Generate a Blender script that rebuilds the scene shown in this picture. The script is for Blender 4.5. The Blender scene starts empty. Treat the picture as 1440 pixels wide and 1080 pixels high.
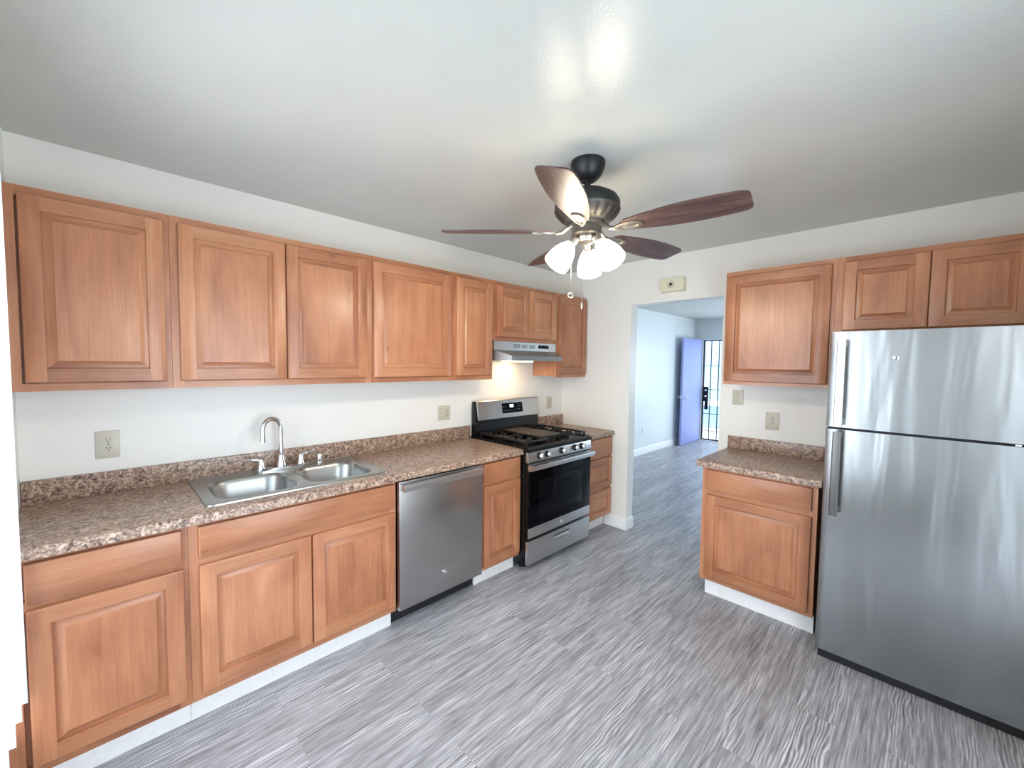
import bpy, bmesh, math, random
from mathutils import Vector, Matrix, Euler
random.seed(7)
SC = bpy.context.scene
COL = SC.collection
PI = math.pi
H = 2.4646                       # ceiling height

# ------------------------------------------------------------------ camera
def make_camera():
    f, cx, cy, cz, yaw, pitch, roll = 578.78, 2.69011, -3.41267, 1.54693, 0.78962, -0.05206, 0.01176
    fw = Vector((-math.sin(yaw)*math.cos(pitch), math.cos(yaw)*math.cos(pitch), math.sin(pitch)))
    r = fw.cross(Vector((0, 0, 1))).normalized()
    u = r.cross(fw)
    c, s = math.cos(roll), math.sin(roll)
    r2 = c*r + s*u
    u2 = -s*r + c*u
    m = Matrix((r2, u2, -fw)).transposed().to_4x4()
    m.translation = (cx, cy, cz)
    cd = bpy.data.cameras.new('camera')
    cd.sensor_fit = 'HORIZONTAL'
    cd.sensor_width = 36.0
    cd.lens = f/1440*36.0
    cd.clip_start = 0.02
    o = bpy.data.objects.new('camera', cd)
    o.matrix_world = m
    COL.objects.link(o)
    SC.camera = o
make_camera()

# ------------------------------------------------------------------ world, daylight, exposure
W = bpy.data.worlds.new('world')
SC.world = W
W.use_nodes = True
bg = W.node_tree.nodes['Background']
bg.inputs[0].default_value = (0.74, 0.86, 1.0, 1)
bg.inputs[1].default_value = 3.4

SC.view_settings.view_transform = 'Standard'
SC.view_settings.look = 'None'
SC.view_settings.gamma = 1.0
SC.view_settings.exposure = 0.42
SC.view_settings.use_curve_mapping = False
SC.cycles.diffuse_bounces = 8
SC.cycles.glossy_bounces = 6
SC.cycles.transmission_bounces = 6
SC.cycles.max_bounces = 12
SC.cycles.use_denoising = True
SC.cycles.sample_clamp_indirect = 6.0

def area_light(name, loc, target, sx, sy, power, col):
    l = bpy.data.lights.new(name, 'AREA')
    l.shape = 'RECTANGLE'
    l.size, l.size_y, l.energy, l.color = sx, sy, power, col
    o = bpy.data.objects.new(name, l)
    o.location = loc
    d = Vector(target) - Vector(loc)
    o.rotation_euler = d.to_track_quat('-Z', 'Y').to_euler()
    COL.objects.link(o)
    return o
# daylight outside the kitchen window (behind the blind), outside the living-room window
area_light('window_daylight', (1.40, -4.05, 1.35), (1.40, 0, 0.95), 1.55, 1.8, 26, (0.88, 0.94, 1.0))
area_light('living_daylight', (1.80, 5.60, 1.45), (0.9, 2.9, 0.0), 1.7, 1.3, 120, (0.72, 0.84, 1.0))
area_light('side_fill_light', (3.62, -2.55, 1.1), (1.0, -2.3, 0.0), 1.3, 1.9, 18, (0.93, 0.96, 1.0))  # added fill from the right, brightens cabinet fronts and toe kicks
sun = bpy.data.lights.new('sun', 'SUN')
sun.energy = 2.2
sun.angle = 0.03
sun.color = (1, 0.97, 0.92)
so = bpy.data.objects.new('sun', sun)
so.rotation_euler = (math.radians(48), 0, math.radians(-60))
COL.objects.link(so)

# ------------------------------------------------------------------ materials
def lin(r, g, b):
    f = lambda c: (c/255/12.92) if c/255 <= 0.04045 else ((c/255+0.055)/1.055)**2.4
    return (f(r), f(g), f(b), 1)

class NT:
    def __init__(s, name):
        s.m = bpy.data.materials.new(name)
        s.m.use_nodes = True
        s.t = s.m.node_tree
        s.b = s.t.nodes['Principled BSDF']
        s.out = s.t.nodes['Material Output']
    def n(s, ty, **kw):
        x = s.t.nodes.new('ShaderNode'+ty)
        for k, v in kw.items():
            if k in x.inputs.keys():
                x.inputs[k].default_value = v
            else:
                setattr(x, k, v)
        return x
    def l(s, a, b):
        s.t.links.new(a, b)
    def ramp(s, fac, stops):
        r = s.n('ValToRGB')
        e = r.color_ramp.elements
        while len(e) < len(stops):
            e.new(0.5)
        for i, (p, c) in enumerate(stops):
            e[i].position = p
            e[i].color = c
        s.l(fac, r.inputs[0])
        return r.outputs[0]
    def math(s, op, a, b=None):
        x = s.n('Math', operation=op)
        for i, v in enumerate((a, b)):
            if v is None:
                continue
            if hasattr(v, 'is_linked'):
                s.l(v, x.inputs[i])
            else:
                x.inputs[i].default_value = v
        return x.outputs[0]
    def mix(s, fac, a, b, blend='MIX'):
        x = s.n('MixRGB', blend_type=blend)
        for i, v in zip((0, 1, 2), (fac, a, b)):
            if hasattr(v, 'is_linked'):
                s.l(v, x.inputs[i])
            else:
                x.inputs[i].default_value = v
        return x.outputs[0]
    def noise(s, vec, scale, detail=2, rough=0.5, dist=0):
        x = s.n('TexNoise', Scale=scale, Detail=detail, Roughness=rough, Distortion=dist)
        if vec is not None:
            s.l(vec, x.inputs['Vector'])
        return x.outputs['Fac']
    def mapping(s, vec, scale=(1, 1, 1), loc=(0, 0, 0), rot=(0, 0, 0)):
        x = s.n('Mapping')
        x.inputs['Scale'].default_value = scale
        x.inputs['Location'].default_value = loc
        x.inputs['Rotation'].default_value = rot
        s.l(vec, x.inputs[0])
        return x.outputs[0]
    def bump(s, h, strength, dist=0.01):
        x = s.n('Bump', Strength=strength, Distance=dist)
        s.l(h, x.inputs['Height'])
        s.l(x.outputs[0], s.b.inputs['Normal'])
    def set(s, **kw):
        for k, v in kw.items():
            s.b.inputs[k.replace('_', ' ')].default_value = v
        return s

def plain(name, col, rough=0.5, metal=0.0, spec=0.5, noise=0.03, scale=40):
    t = NT(name)
    g = t.n('NewGeometry')
    f = t.noise(g.outputs['Position'], scale, 3)
    c0 = tuple(max(0, c*(1-noise)) for c in col[:3])+(1,)
    c1 = tuple(min(1, c*(1+noise)) for c in col[:3])+(1,)
    t.l(t.ramp(f, [(0.3, c0), (0.7, c1)]), t.b.inputs['Base Color'])
    t.set(Roughness=rough, Metallic=metal)
    t.b.inputs['Specular IOR Level'].default_value = spec
    return t.m

def wood(name, axis):
    t = NT(name)
    kd = 1.0 if axis == 'v' else 0.90
    tc = t.n('TexCoord')
    oi = t.n('ObjectInfo')
    off = t.n('Combine'+'XYZ')
    r37 = t.math('MULTIPLY', oi.outputs['Random'], 37.0)
    for i in range(3):
        t.l(r37, off.inputs[i])
    add = t.n('VectorMath', operation='ADD')
    t.l(tc.outputs['Object'], add.inputs[0])
    t.l(off.outputs[0], add.inputs[1])
    v = add.outputs[0]
    if axis == 'v':
        sc1, sc2, sc3 = (8, 8, 0.8), (70, 70, 2.4), (3.0, 3.0, 1.4)
    else:
        sc1, sc2, sc3 = (0.8, 0.8, 8), (2.4, 2.4, 70), (1.4, 1.4, 3.0)
    n1 = t.noise(t.mapping(v, sc1), 2.0, 6, 0.6, 0.8)
    n2 = t.noise(t.mapping(v, sc2), 2.0, 4, 0.6, 0.2)
    n3 = t.noise(t.mapping(v, sc3), 1.6, 3, 0.5, 0.5)
    s = t.math('ADD', t.math('MULTIPLY', n1, 0.30), t.math('MULTIPLY', n2, 0.22))
    s = t.math('ADD', s, t.math('MULTIPLY', n3, 0.48))
    s = t.math('ADD', s, t.math('MULTIPLY', t.math('SUBTRACT', oi.outputs['Random'], 0.5), 0.10))
    c = t.ramp(s, [(0.30, tuple(q*kd for q in WOOD[0][:3])+(1,)), (0.50, tuple(q*kd for q in WOOD[1][:3])+(1,)), (0.72, tuple(q*kd for q in WOOD[2][:3])+(1,))])
    # small dark knots
    vor = t.n('TexVoronoi', Scale=3.1)
    t.l(t.mapping(v, (1, 1, 0.55) if axis == 'v' else (0.55, 0.55, 1)), vor.inputs['Vector'])
    k = t.ramp(t.math('ADD', vor.outputs['Distance'], t.math('MULTIPLY', t.math('SUBTRACT', n2, 0.5), 0.06)),
               [(0.012, (1, 1, 1, 1)), (0.05, (0, 0, 0, 1))])
    c = t.mix(t.math('MULTIPLY', k, 0.40), c, WOOD[3])
    t.l(c, t.b.inputs['Base Color'])
    t.set(Roughness=0.34)
    t.b.inputs['Coat Weight'].default_value = 0.15
    t.b.inputs['Coat Roughness'].default_value = 0.22
    t.bump(n2, 0.06, 0.002)
    return t.m
WOOD = (lin(138, 83, 57), lin(178, 119, 84), lin(206, 150, 110), lin(88, 48, 32))

def floor_mat():
    t = NT('vinyl_plank')
    g = t.n('NewGeometry')
    sp = t.n('SeparateXYZ')
    t.l(g.outputs['Position'], sp.inputs[0])
    X, Y = sp.outputs[0], sp.outputs[1]
    bv = t.n('CombineXYZ')
    t.l(Y, bv.inputs[0])
    t.l(X, bv.inputs[1])
    br = t.n('TexBrick', offset=0.37, offset_frequency=2, squash=1.0)
    br.inputs['Color1'].default_value = (0, 0, 0, 1)
    br.inputs['Color2'].default_value = (1, 1, 1, 1)
    br.inputs['Mortar'].default_value = (0.5, 0.5, 0.5, 1)
    br.inputs['Scale'].default_value = 1.0
    br.inputs['Mortar Size'].default_value = 0.0009
    br.inputs['Mortar Smooth'].default_value = 0.3
    br.inputs['Brick Width'].default_value = 1.22
    br.inputs['Row Height'].default_value = 0.155
    t.l(bv.outputs[0], br.inputs['Vector'])
    rnd = br.outputs['Color']
    z = t.math('MULTIPLY', rnd, 23.0)
    def vec(sx, sy):
        c = t.n('CombineXYZ')
        t.l(t.math('MULTIPLY', X, sx), c.inputs[0])
        t.l(t.math('MULTIPLY', Y, sy), c.inputs[1])
        t.l(z, c.inputs[2])
        return c.outputs[0]
    n1 = t.noise(vec(75, 3.2), 1.0, 8, 0.68, 0.7)
    n2 = t.noise(vec(210, 7.0), 1.0, 4, 0.6, 0.3)
    n3 = t.noise(vec(5.5, 0.9), 1.0, 2, 0.5, 0.4)
    wv = t.n('TexWave', wave_type='BANDS', bands_direction='X', wave_profile='SIN')
    wv.inputs['Scale'].default_value = 3.2
    wv.inputs['Distortion'].default_value = 11.0
    wv.inputs['Detail'].default_value = 1.4
    wv.inputs['Detail Scale'].default_value = 0.8
    wv.inputs['Detail Roughness'].default_value = 0.62
    t.l(vec(8.0, 1.9), wv.inputs['Vector'])
    w = wv.outputs['Fac']
    mask = t.ramp(n3, [(0.46, (0, 0, 0, 1)), (0.60, (1, 1, 1, 1))])
    s = t.math('ADD', t.math('MULTIPLY', n1, 0.58), t.math('MULTIPLY', n2, 0.36))
    ws = t.math('MULTIPLY', t.math('SUBTRACT', w, 0.45), 0.17)
    s = t.math('ADD', s, t.math('MULTIPLY', ws, mask))
    s = t.math('ADD', s, t.math('MULTIPLY', t.math('SUBTRACT', rnd, 0.5), 0.022))
    s = t.math('ADD', s, t.math('MULTIPLY', t.math('SUBTRACT', n3, 0.5), 0.12))
    c = t.ramp(s, [(0.28, lin(84, 84, 87)), (0.41, lin(132, 132, 136)), (0.50, lin(164, 164, 169)), (0.62, lin(208, 208, 213))])
    c = t.mix(t.math('MULTIPLY', br.outputs['Fac'], 0.18), c, lin(92, 90, 90))
    t.l(c, t.b.inputs['Base Color'])
    t.l(t.ramp(s, [(0.3, (0.42,)*3+(1,)), (0.7, (0.31,)*3+(1,))]), t.b.inputs['Roughness'])
    t.bump(s, 0.12, 0.002)
    return t.m

def granite():
    t = NT('speckled_laminate')
    g = t.n('NewGeometry')
    v = g.outputs['Position']
    m = t.mapping(v, (1, 1, 1), rot=(0.5, 0.3, 0.7))
    n1 = t.noise(m, 50, 3, 0.6, 1.2)
    n2 = t.noise(m, 38, 2, 0.5, 0.8)
    n3 = t.noise(m, 120, 2, 0.6, 0.5)
    s = t.math('ADD', t.math('MULTIPLY', n1, 0.6), t.math('MULTIPLY', n3, 0.4))
    c = t.ramp(s, [(0.35, lin(62, 44, 38)), (0.43, lin(124, 99, 84)), (0.52, lin(166, 139, 120)), (0.61, lin(206, 184, 165))])
    dk = t.ramp(n2, [(0.33, (1, 1, 1, 1)), (0.40, (0, 0, 0, 1))])
    c = t.mix(t.math('MULTIPLY', dk, 0.7), c, lin(62, 46, 42))
    t.l(c, t.b.inputs['Base Color'])
    t.set(Roughness=0.30)
    return t.m

def steel(name, col, rough, wob=0.0, aniso=0.55, tang='Z', lo=0.98, rn=0.03):
    t = NT(name)
    g = t.n('NewGeometry')
    v = g.outputs['Position']
    n = t.noise(t.mapping(v, (3, 3, 900)), 1.0, 3, 0.6)
    t.l(t.ramp(n, [(0.3, tuple(c*lo for c in col[:3])+(1,)), (0.7, col)]), t.b.inputs['Base Color'])
    r = t.math('ADD', t.math('MULTIPLY', n, rn), rough-rn/2)
    t.l(r, t.b.inputs['Roughness'])
    t.set(Metallic=1.0, Anisotropic=aniso)
    tg = t.n('Tangent', direction_type='RADIAL', axis=tang)
    t.l(tg.outputs[0], t.b.inputs['Tangent'])
    if wob:
        w = t.noise(t.mapping(v, (9, 9, 1.3)), 1.0, 2, 0.5, 0.4)
        t.bump(w, wob, 0.02)
    return t.m

def ceiling_mat(name, rough, bscale, bstr):
    t = NT(name)
    g = t.n('NewGeometry')
    v = g.outputs['Position']
    f = t.noise(v, 2.0, 3)
    t.l(t.ramp(f, [(0.3, lin(196, 200, 195)), (0.7, lin(202, 206, 200))]), t.b.inputs['Base Color'])
    t.set(Roughness=rough)
    t.b.inputs['Specular IOR Level'].default_value = 0.5
    t.bump(t.noise(v, bscale, 3, 0.6), bstr, 0.004)
    return t.m

def wall_mat(name, c, rough=0.38, bstr=0.10):
    t = NT(name)
    g = t.n('NewGeometry')
    v = g.outputs['Position']
    f = t.noise(v, 1.6, 3)
    t.l(t.ramp(f, [(0.3, tuple(x*0.98 for x in c[:3])+(1,)), (0.7, c)]), t.b.inputs['Base Color'])
    t.set(Roughness=rough)
    t.bump(t.noise(v, 170, 3, 0.6), bstr, 0.003)
    return t.m

def emit(name, col, strength):
    t = NT(name)
    t.set(Roughness=0.4)
    t.b.inputs['Base Color'].default_value = col
    t.b.inputs['Emission Color'].default_value = col
    t.b.inputs['Emission Strength'].default_value = strength
    return t.m

def translucent(name, col, mixf=0.5, em=0.0):
    t = NT(name)
    d = t.n('BsdfDiffuse')
    d.inputs[0].default_value = col
    tr = t.n('BsdfTranslucent')
    tr.inputs[0].default_value = col
    mx = t.n('MixShader')
    mx.inputs[0].default_value = mixf
    t.l(d.outputs[0], mx.inputs[1])
    t.l(tr.outputs[0], mx.inputs[2])
    o = mx.outputs[0]
    if em:
        e = t.n('Emission')
        e.inputs[0].default_value = (1.0, 0.90, 0.76, 1)
        e.inputs[1].default_value = em
        ad = t.n('AddShader')
        t.l(o, ad.inputs[0])
        t.l(e.outputs[0], ad.inputs[1])
        o = ad.outputs[0]
    t.l(o, t.out.inputs[0])
    return t.m

M = {}
M['wv'] = wood('stained_maple_upright_grain', 'v')
M['wh'] = wood('stained_maple_level_grain', 'h')
M['floor'] = floor_mat()
M['granite'] = granite()
M['ceil'] = ceiling_mat('gloss_ceiling_paint', 0.24, 110, 0.25)
M['popcorn'] = ceiling_mat('textured_ceiling', 0.9, 55, 0.9)
M['wall'] = wall_mat('wall_paint', lin(236, 236, 230))
M['wallb'] = wall_mat('living_wall_paint', lin(226, 231, 230), 0.32, 0.16)
M['white'] = plain('white_trim_paint', lin(240, 241, 240), 0.35)
M['steel'] = steel('brushed_steel', (0.56, 0.565, 0.56, 1), 0.32, 0, 0.35)
M['hoodsteel'] = steel('hood_steel', (0.38, 0.38, 0.37, 1), 0.48, 0, 0.0)
M['fridge'] = steel('fridge_steel', (0.36, 0.372, 0.375, 1), 0.24, 0.22, 0.6, lo=0.995, rn=0.004)
M['dwsteel'] = steel('dishwasher_steel', (0.47, 0.46, 0.45, 1), 0.26)
M['sink'] = steel('sink_steel', (0.40, 0.41, 0.40, 1), 0.31, 0, 0.0)
M['handle'] = steel('handle_steel', (0.70, 0.70, 0.69, 1), 0.25)
M['fhandle'] = steel('dark_handle_steel', (0.17, 0.165, 0.155, 1), 0.32)
M['chrome'] = plain('chrome', (0.80, 0.81, 0.83, 1), 0.07, 1.0, noise=0.01)
M['black'] = plain('black_enamel', lin(9, 10, 14), 0.22, 0.0, 0.35)
M['blackm'] = plain('black_matte', lin(22, 23, 26), 0.6)
M['iron'] = plain('cast_iron', lin(26, 26, 27), 0.5, 0.2, noise=0.15)
M['glassb'] = plain('black_oven_glass', lin(4, 5, 8), 0.05, 0.0, 0.10)
M['glassw'] = plain('oven_window_glass', lin(10, 12, 17), 0.05, 0.0, 0.14)
M['griddle'] = plain('griddle_metal', lin(84, 76, 70), 0.5, 0.3)
M['beige'] = plain('almond_plastic', lin(198, 194, 176), 0.32)
M['ivory'] = plain('ivory_plastic', lin(222, 220, 192), 0.4)
M['dark'] = plain('dark_slot', lin(40, 36, 30), 0.6)
M['bronze'] = plain('matte_black_bronze', lin(34, 36, 38), 0.42, 0.3)
M['pewter'] = plain('aged_pewter', lin(84, 81, 76), 0.45, 0.6, noise=0.12, scale=60)
M['nickel'] = plain('brushed_nickel', (0.66, 0.62, 0.55, 1), 0.28, 1.0)
M['ironnickel'] = plain('antique_nickel', (0.34, 0.32, 0.28, 1), 0.36, 1.0)
M['shade'] = translucent('frosted_glass_shade', (0.92, 0.90, 0.86, 1), 0.6, 6.0)
M['bulb'] = emit('lit_bulb', (1.0, 0.88, 0.70, 1), 6.0)
M['hoodlamp'] = emit('hood_lamp_lens', (1.0, 0.80, 0.50, 1), 3.0)
M['blind'] = translucent('blind_vinyl', (0.80, 0.84, 0.88, 1), 0.45)
M['lcd'] = emit('display_digit', (0.85, 0.92, 1.0, 1), 2.5)
M['icon'] = plain('display_icon', lin(120, 124, 130), 0.4)
M['doorp'] = wall_mat('blue_door_paint', lin(158, 168, 222), 0.42, 0.03)
M['gate'] = plain('dark_gate_metal', lin(58, 52, 58), 0.5, 0.3)
M['lockb'] = plain('lock_plate', lin(20, 20, 24), 0.4, 0.4)
M['concrete'] = plain('concrete', lin(196, 194, 190), 0.8, noise=0.08, scale=9)
M['stucco'] = plain('pale_blue_stucco', lin(150, 182, 206), 0.85, noise=0.05, scale=12)
M['stucco2'] = plain('cream_stucco', lin(236, 236, 232), 0.85, noise=0.05, scale=12)
M['rail'] = plain('pale_railing_paint', lin(150, 162, 176), 0.5)
M['pane'] = plain('window_glass', lin(70, 100, 118), 0.08)
def walnut():
    t = NT('walnut_blade')
    tc = t.n('TexCoord')
    n1 = t.noise(t.mapping(tc.outputs['Object'], (2.2, 34, 20)), 1.0, 6, 0.65, 0.7)
    n2 = t.noise(t.mapping(tc.outputs['Object'], (3.0, 120, 60)), 1.0, 3, 0.5)
    s = t.math('ADD', t.math('MULTIPLY', n1, 0.65), t.math('MULTIPLY', n2, 0.35))
    t.l(t.ramp(s, [(0.33, lin(46, 33, 33)), (0.5, lin(78, 57, 53)), (0.68, lin(116, 90, 82))]), t.b.inputs['Base Color'])
    t.set(Roughness=0.36)
    return t.m
M['walnut'] = walnut()

# ------------------------------------------------------------------ mesh helpers
class MB:
    def __init__(s):
        s.bm = bmesh.new()
    def _mat(s, n0, mi):
        s.bm.faces.ensure_lookup_table()
        for f in s.bm.faces[n0:]:
            f.material_index = mi
    def box(s, x0, x1, y0, y1, z0, z1, mi=0, bev=0.0, seg=2):
        x0, x1 = sorted((x0, x1)); y0, y1 = sorted((y0, y1)); z0, z1 = sorted((z0, z1))
        bm = s.bm if not bev else bmesh.new()
        n0 = len(bm.faces)
        v = [bm.verts.new((x, y, z)) for x in (x0, x1) for y in (y0, y1) for z in (z0, z1)]
        for q in ((0, 1, 3, 2), (4, 6, 7, 5), (0, 4, 5, 1), (2, 3, 7, 6), (0, 2, 6, 4), (1, 5, 7, 3)):
            bm.faces.new([v[i] for i in q])
        if bev:
            bmesh.ops.bevel(bm, geom=bm.edges[:], offset=bev, segments=seg, affect='EDGES', profile=0.6)
            s.absorb(bm, mi)
        else:
            s._mat(n0, mi)
        return s
    def absorb(s, bm, mi=0, mat=None):
        n0 = len(s.bm.faces)
        mp = {}
        for v in bm.verts:
            mp[v] = s.bm.verts.new(mat @ v.co if mat else v.co)
        for f in bm.faces:
            try:
                nf = s.bm.faces.new([mp[v] for v in f.verts])
                nf.material_index = mi
            except ValueError:
                pass
        bm.free()
        return s
    def prism(s, pts, axis, a, b, mi=0, bev=0.0):
        """pts 2D outline, extruded along axis from a to b. x: pts=(y,z); y: pts=(x,z); z: pts=(x,y)"""
        bm = bmesh.new()
        mk = {'x': lambda p, t: (t, p[0], p[1]), 'y': lambda p, t: (p[0], t, p[1]), 'z': lambda p, t: (p[0], p[1], t)}[axis]
        A = [bm.verts.new(mk(p, a)) for p in pts]
        B = [bm.verts.new(mk(p, b)) for p in pts]
        n = len(pts)
        bm.faces.new(A)
        bm.faces.new(B[::-1])
        for i in range(n):
            bm.faces.new((A[i], B[i], B[(i+1) % n], A[(i+1) % n]))
        if bev:
            bmesh.ops.bevel(bm, geom=bm.edges[:], offset=bev, segments=2, affect='EDGES', profile=0.6)
        s.absorb(bm, mi)
        return s
    def tube(s, pts, r, seg=10, mi=0, caps=True):
        pts = [Vector(p) for p in pts]
        n0 = len(s.bm.faces)
        rs = r if isinstance(r, (list, tuple)) else [r]*len(pts)
        rings = []
        up = None
        for i, p in enumerate(pts):
            d = (pts[min(i+1, len(pts)-1)] - pts[max(i-1, 0)]).normalized()
            if up is None:
                up = Vector((0, 0, 1)) if abs(d.z) < 0.9 else Vector((1, 0, 0))
            a = d.cross(up).normalized()
            up = a.cross(d).normalized()
            rings.append([s.bm.verts.new(p + rs[i]*(math.cos(2*PI*k/seg)*a + math.sin(2*PI*k/seg)*up)) for k in range(seg)])
        for A, B in zip(rings, rings[1:]):
            for k in range(seg):
                s.bm.faces.new((A[k], A[(k+1) % seg], B[(k+1) % seg], B[k]))
        if caps:
            s.bm.faces.new(rings[0][::-1])
            s.bm.faces.new(rings[-1])
        s._mat(n0, mi)
        return s
    def lathe(s, prof, c=(0, 0, 0), seg=40, mi=0, axis=(0, 0, 1), closed=True):
        """prof: list of (r, z) along axis"""
        n0 = len(s.bm.faces)
        q = Vector((0, 0, 1)).rotation_difference(Vector(axis))
        c = Vector(c)
        rings = []
        for r, z in prof:
            if r < 1e-6:
                rings.append([s.bm.verts.new(c + q @ Vector((0, 0, z)))])
            else:
                rings.append([s.bm.verts.new(c + q @ Vector((r*math.cos(2*PI*k/seg), r*math.sin(2*PI*k/seg), z))) for k in range(seg)])
        for A, B in zip(rings, rings[1:]):
            for k in range(seg):
                a = [A[k % len(A)], A[(k+1) % len(A)]] if len(A) > 1 else [A[0]]
                b = [B[(k+1) % len(B)], B[k % len(B)]] if len(B) > 1 else [B[0]]
                if len(a)+len(b) >= 3:
                    s.bm.faces.new(a+b)
        if closed:
            if len(rings[0]) > 1:
                s.bm.faces.new(rings[0][::-1])
            if len(rings[-1]) > 1:
                s.bm.faces.new(rings[-1])
        s._mat(n0, mi)
        return s
    def build(s, name, mats, parent=None, smooth=True, merge=True, recalc=True):
        bm = s.bm
        if merge:
            bmesh.ops.remove_doubles(bm, verts=bm.verts[:], dist=1e-5)
        if recalc:
            bmesh.ops.recalc_face_normals(bm, faces=bm.faces[:])
        if smooth:
            for f in bm.faces:
                f.smooth = True
            for e in bm.edges:
                if len(e.link_faces) != 2 or e.calc_face_angle(0) > math.radians(32):
                    e.smooth = False
        off = Vector((0, 0, 0))
        q = parent
        while q is not None:
            off += Vector(q.location)
            q = q.parent
        if off.length:
            bmesh.ops.translate(bm, verts=bm.verts[:], vec=-off)
        me = bpy.data.meshes.new(name)
        bm.to_mesh(me)
        bm.free()
        for m in (mats if isinstance(mats, (list, tuple)) else [mats]):
            me.materials.append(M[m] if isinstance(m, str) else m)
        o = bpy.data.objects.new(name, me)
        COL.objects.link(o)
        if parent is not None:
            o.parent = parent
        return o

def thing(name, label, cat, loc=(0, 0, 0), group=None):
    o = bpy.data.objects.new(name, None)
    o.empty_display_size = 0.05
    o.location = loc
    COL.objects.link(o)
    o['label'] = label
    o['category'] = cat
    if group:
        o['group'] = group
    return o
def tag(o, label, cat, group=None):
    o['label'] = label
    o['category'] = cat
    if group:
        o['group'] = group
    return o
def struct(o):
    o['kind'] = 'structure'
    return o
def B(*a, **k):
    return MB().box(*a, **k)

# ------------------------------------------------------------------ the room shell
YN = -3.680          # near wall
XR = 3.26            # right wall
YF = 5.25            # living-room far wall
struct(B(-0.9, 3.4, -5.45, YF+0.14, -0.1, 0).build('floor', 'floor', smooth=False))
struct(B(-0.9, 3.4, -3.95, 0.06, H, H+0.1).build('ceiling', 'ceil', smooth=False))
struct(B(-0.9, 3.4, 0.06, YF+0.14, H, H+0.1).build('ceiling_living', 'popcorn', smooth=False))
struct(B(-0.12, 0, YN-0.12, 0.0, 0, H).build('wall_left', 'wall', smooth=False))
JX0, JX1, JZ = 0.774, 1.558, 2.080
w = MB()
w.box(-0.9, JX0, 0, 0.115, 0, H).box(JX1, 3.4, 0, 0.115, 0, H).box(JX0, JX1, 0, 0.115, JZ, H)
struct(w.build('wall_back', 'wall', smooth=False))
WX0, WX1, WZ0, WZ1 = 0.60, 2.20, 0.30, 2.12
HX0, HX1, HZ = 2.32, 2.96, 2.05        # doorway behind the photographer, to a dim hall
w = MB()
w.box(-0.12, WX0, YN-0.12, YN, 0, H).box(WX1, HX0, YN-0.12, YN, 0, H).box(HX1, 3.4, YN-0.12, YN, 0, H).box(HX0, HX1, YN-0.12, YN, HZ, H)
w.box(WX0, WX1, YN-0.12, YN, 0, WZ0).box(WX0, WX1, YN-0.12, YN, WZ1, H)
struct(w.build('wall_near', 'wall', smooth=False))
w = MB()
w.box(2.12, 2.24, -5.3, YN-0.12, 0, H).box(3.10, 3.22, -5.3, YN-0.12, 0, H).box(2.12, 3.22, -5.42, -5.3, 0, H)
struct(w.build('wall_hall', 'wall', smooth=False))
struct(B(2.12, 3.22, -5.42, -3.95, H, H+0.1).build('ceiling_hall', 'ceil', smooth=False))
PY0, PY1, PZ = -3.25, -1.85, 2.05       # unseen opening added in the right wall to let fill light in
w = MB()
w.box(XR, XR+0.12, YN, PY0, 0, H).box(XR, XR+0.12, PY1, 0, 0, H).box(XR, XR+0.12, PY0, PY1, PZ, H)
struct(w.build('wall_right', 'wall', smooth=False))
w = MB()
w.box(XR+0.04, XR+0.09, PY0, PY0+0.05, 0, PZ).box(XR+0.04, XR+0.09, PY1-0.05, PY1, 0, PZ).box(XR+0.04, XR+0.09, PY0+0.05, PY1-0.05, PZ-0.05, PZ)
w.box(XR+0.04, XR+0.09, PY0+0.05, PY1-0.05, 0, 0.04)
struct(w.build('added_side_frame', 'white', smooth=False))  # frame of the added, unseen side opening
struct(B(-0.82, -0.70, 0.115, YF, 0, H).build('wall_living_left', 'wallb', smooth=False))
struct(B(XR, XR+0.12, 0.115, YF, 0, H).build('wall_living_right', 'wallb', smooth=False))
GX0, GX1, GZ = -0.545, 0.37, 2.055
VX0, VX1, VZ0, VZ1 = 0.95, 2.65, 0.85, 2.1
w = MB()
w.box(-0.82, GX0, YF, YF+0.12, 0, H).box(GX0, GX1, YF, YF+0.12, GZ, H).box(GX1, VX0, YF, YF+0.12, 0, H)
w.box(VX0, VX1, YF, YF+0.12, 0, VZ0).box(VX0, VX1, YF, YF+0.12, VZ1, H).box(VX1, 3.4, YF, YF+0.12, 0, H)
struct(w.build('wall_living_far', 'wallb', smooth=False))
# frame of the kitchen window
w = MB()
w.box(WX0, WX0+0.04, YN-0.11, YN-0.06, WZ0, WZ1).box(WX1-0.04, WX1, YN-0.11, YN-0.06, WZ0, WZ1)
w.box(WX0, WX1, YN-0.11, YN-0.06, WZ0, WZ0+0.04).box(WX0, WX1, YN-0.11, YN-0.06, WZ1-0.04, WZ1)
struct(w.build('window_1', 'white', smooth=False))
w = MB()
w.box(VX0, VX0+0.04, YF+0.05, YF+0.10, VZ0, VZ1).box(VX1-0.04, VX1, YF+0.05, YF+0.10, VZ0, VZ1)
w.box(VX0, VX1, YF+0.05, YF+0.10, VZ0, VZ0+0.04).box(VX0, VX1, YF+0.05, YF+0.10, VZ1-0.04, VZ1)
w.box(1.78, 1.82, YF+0.05, YF+0.10, VZ0, VZ1)
struct(w.build('window_2', 'white', smooth=False))
# baseboards
def bb_prof(t=0.012, h=0.11):
    return [(0, 0), (t, 0), (t, h-0.022), (t*0.55, h-0.006), (t*0.3, h), (0, h)]
m = MB()
m.prism([(-a, z) for a, z in bb_prof()], 'x', 0.545, JX0)
m.prism([(JX0+a, z) for a, z in bb_prof()], 'y', -0.012, 0.117)
struct(m.build('baseboard_back', 'white'))
struct(MB().prism([(-0.70+a, z) for a, z in bb_prof(0.014, 0.115)], 'y', 0.115, YF).build('baseboard_living', 'white'))
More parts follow.
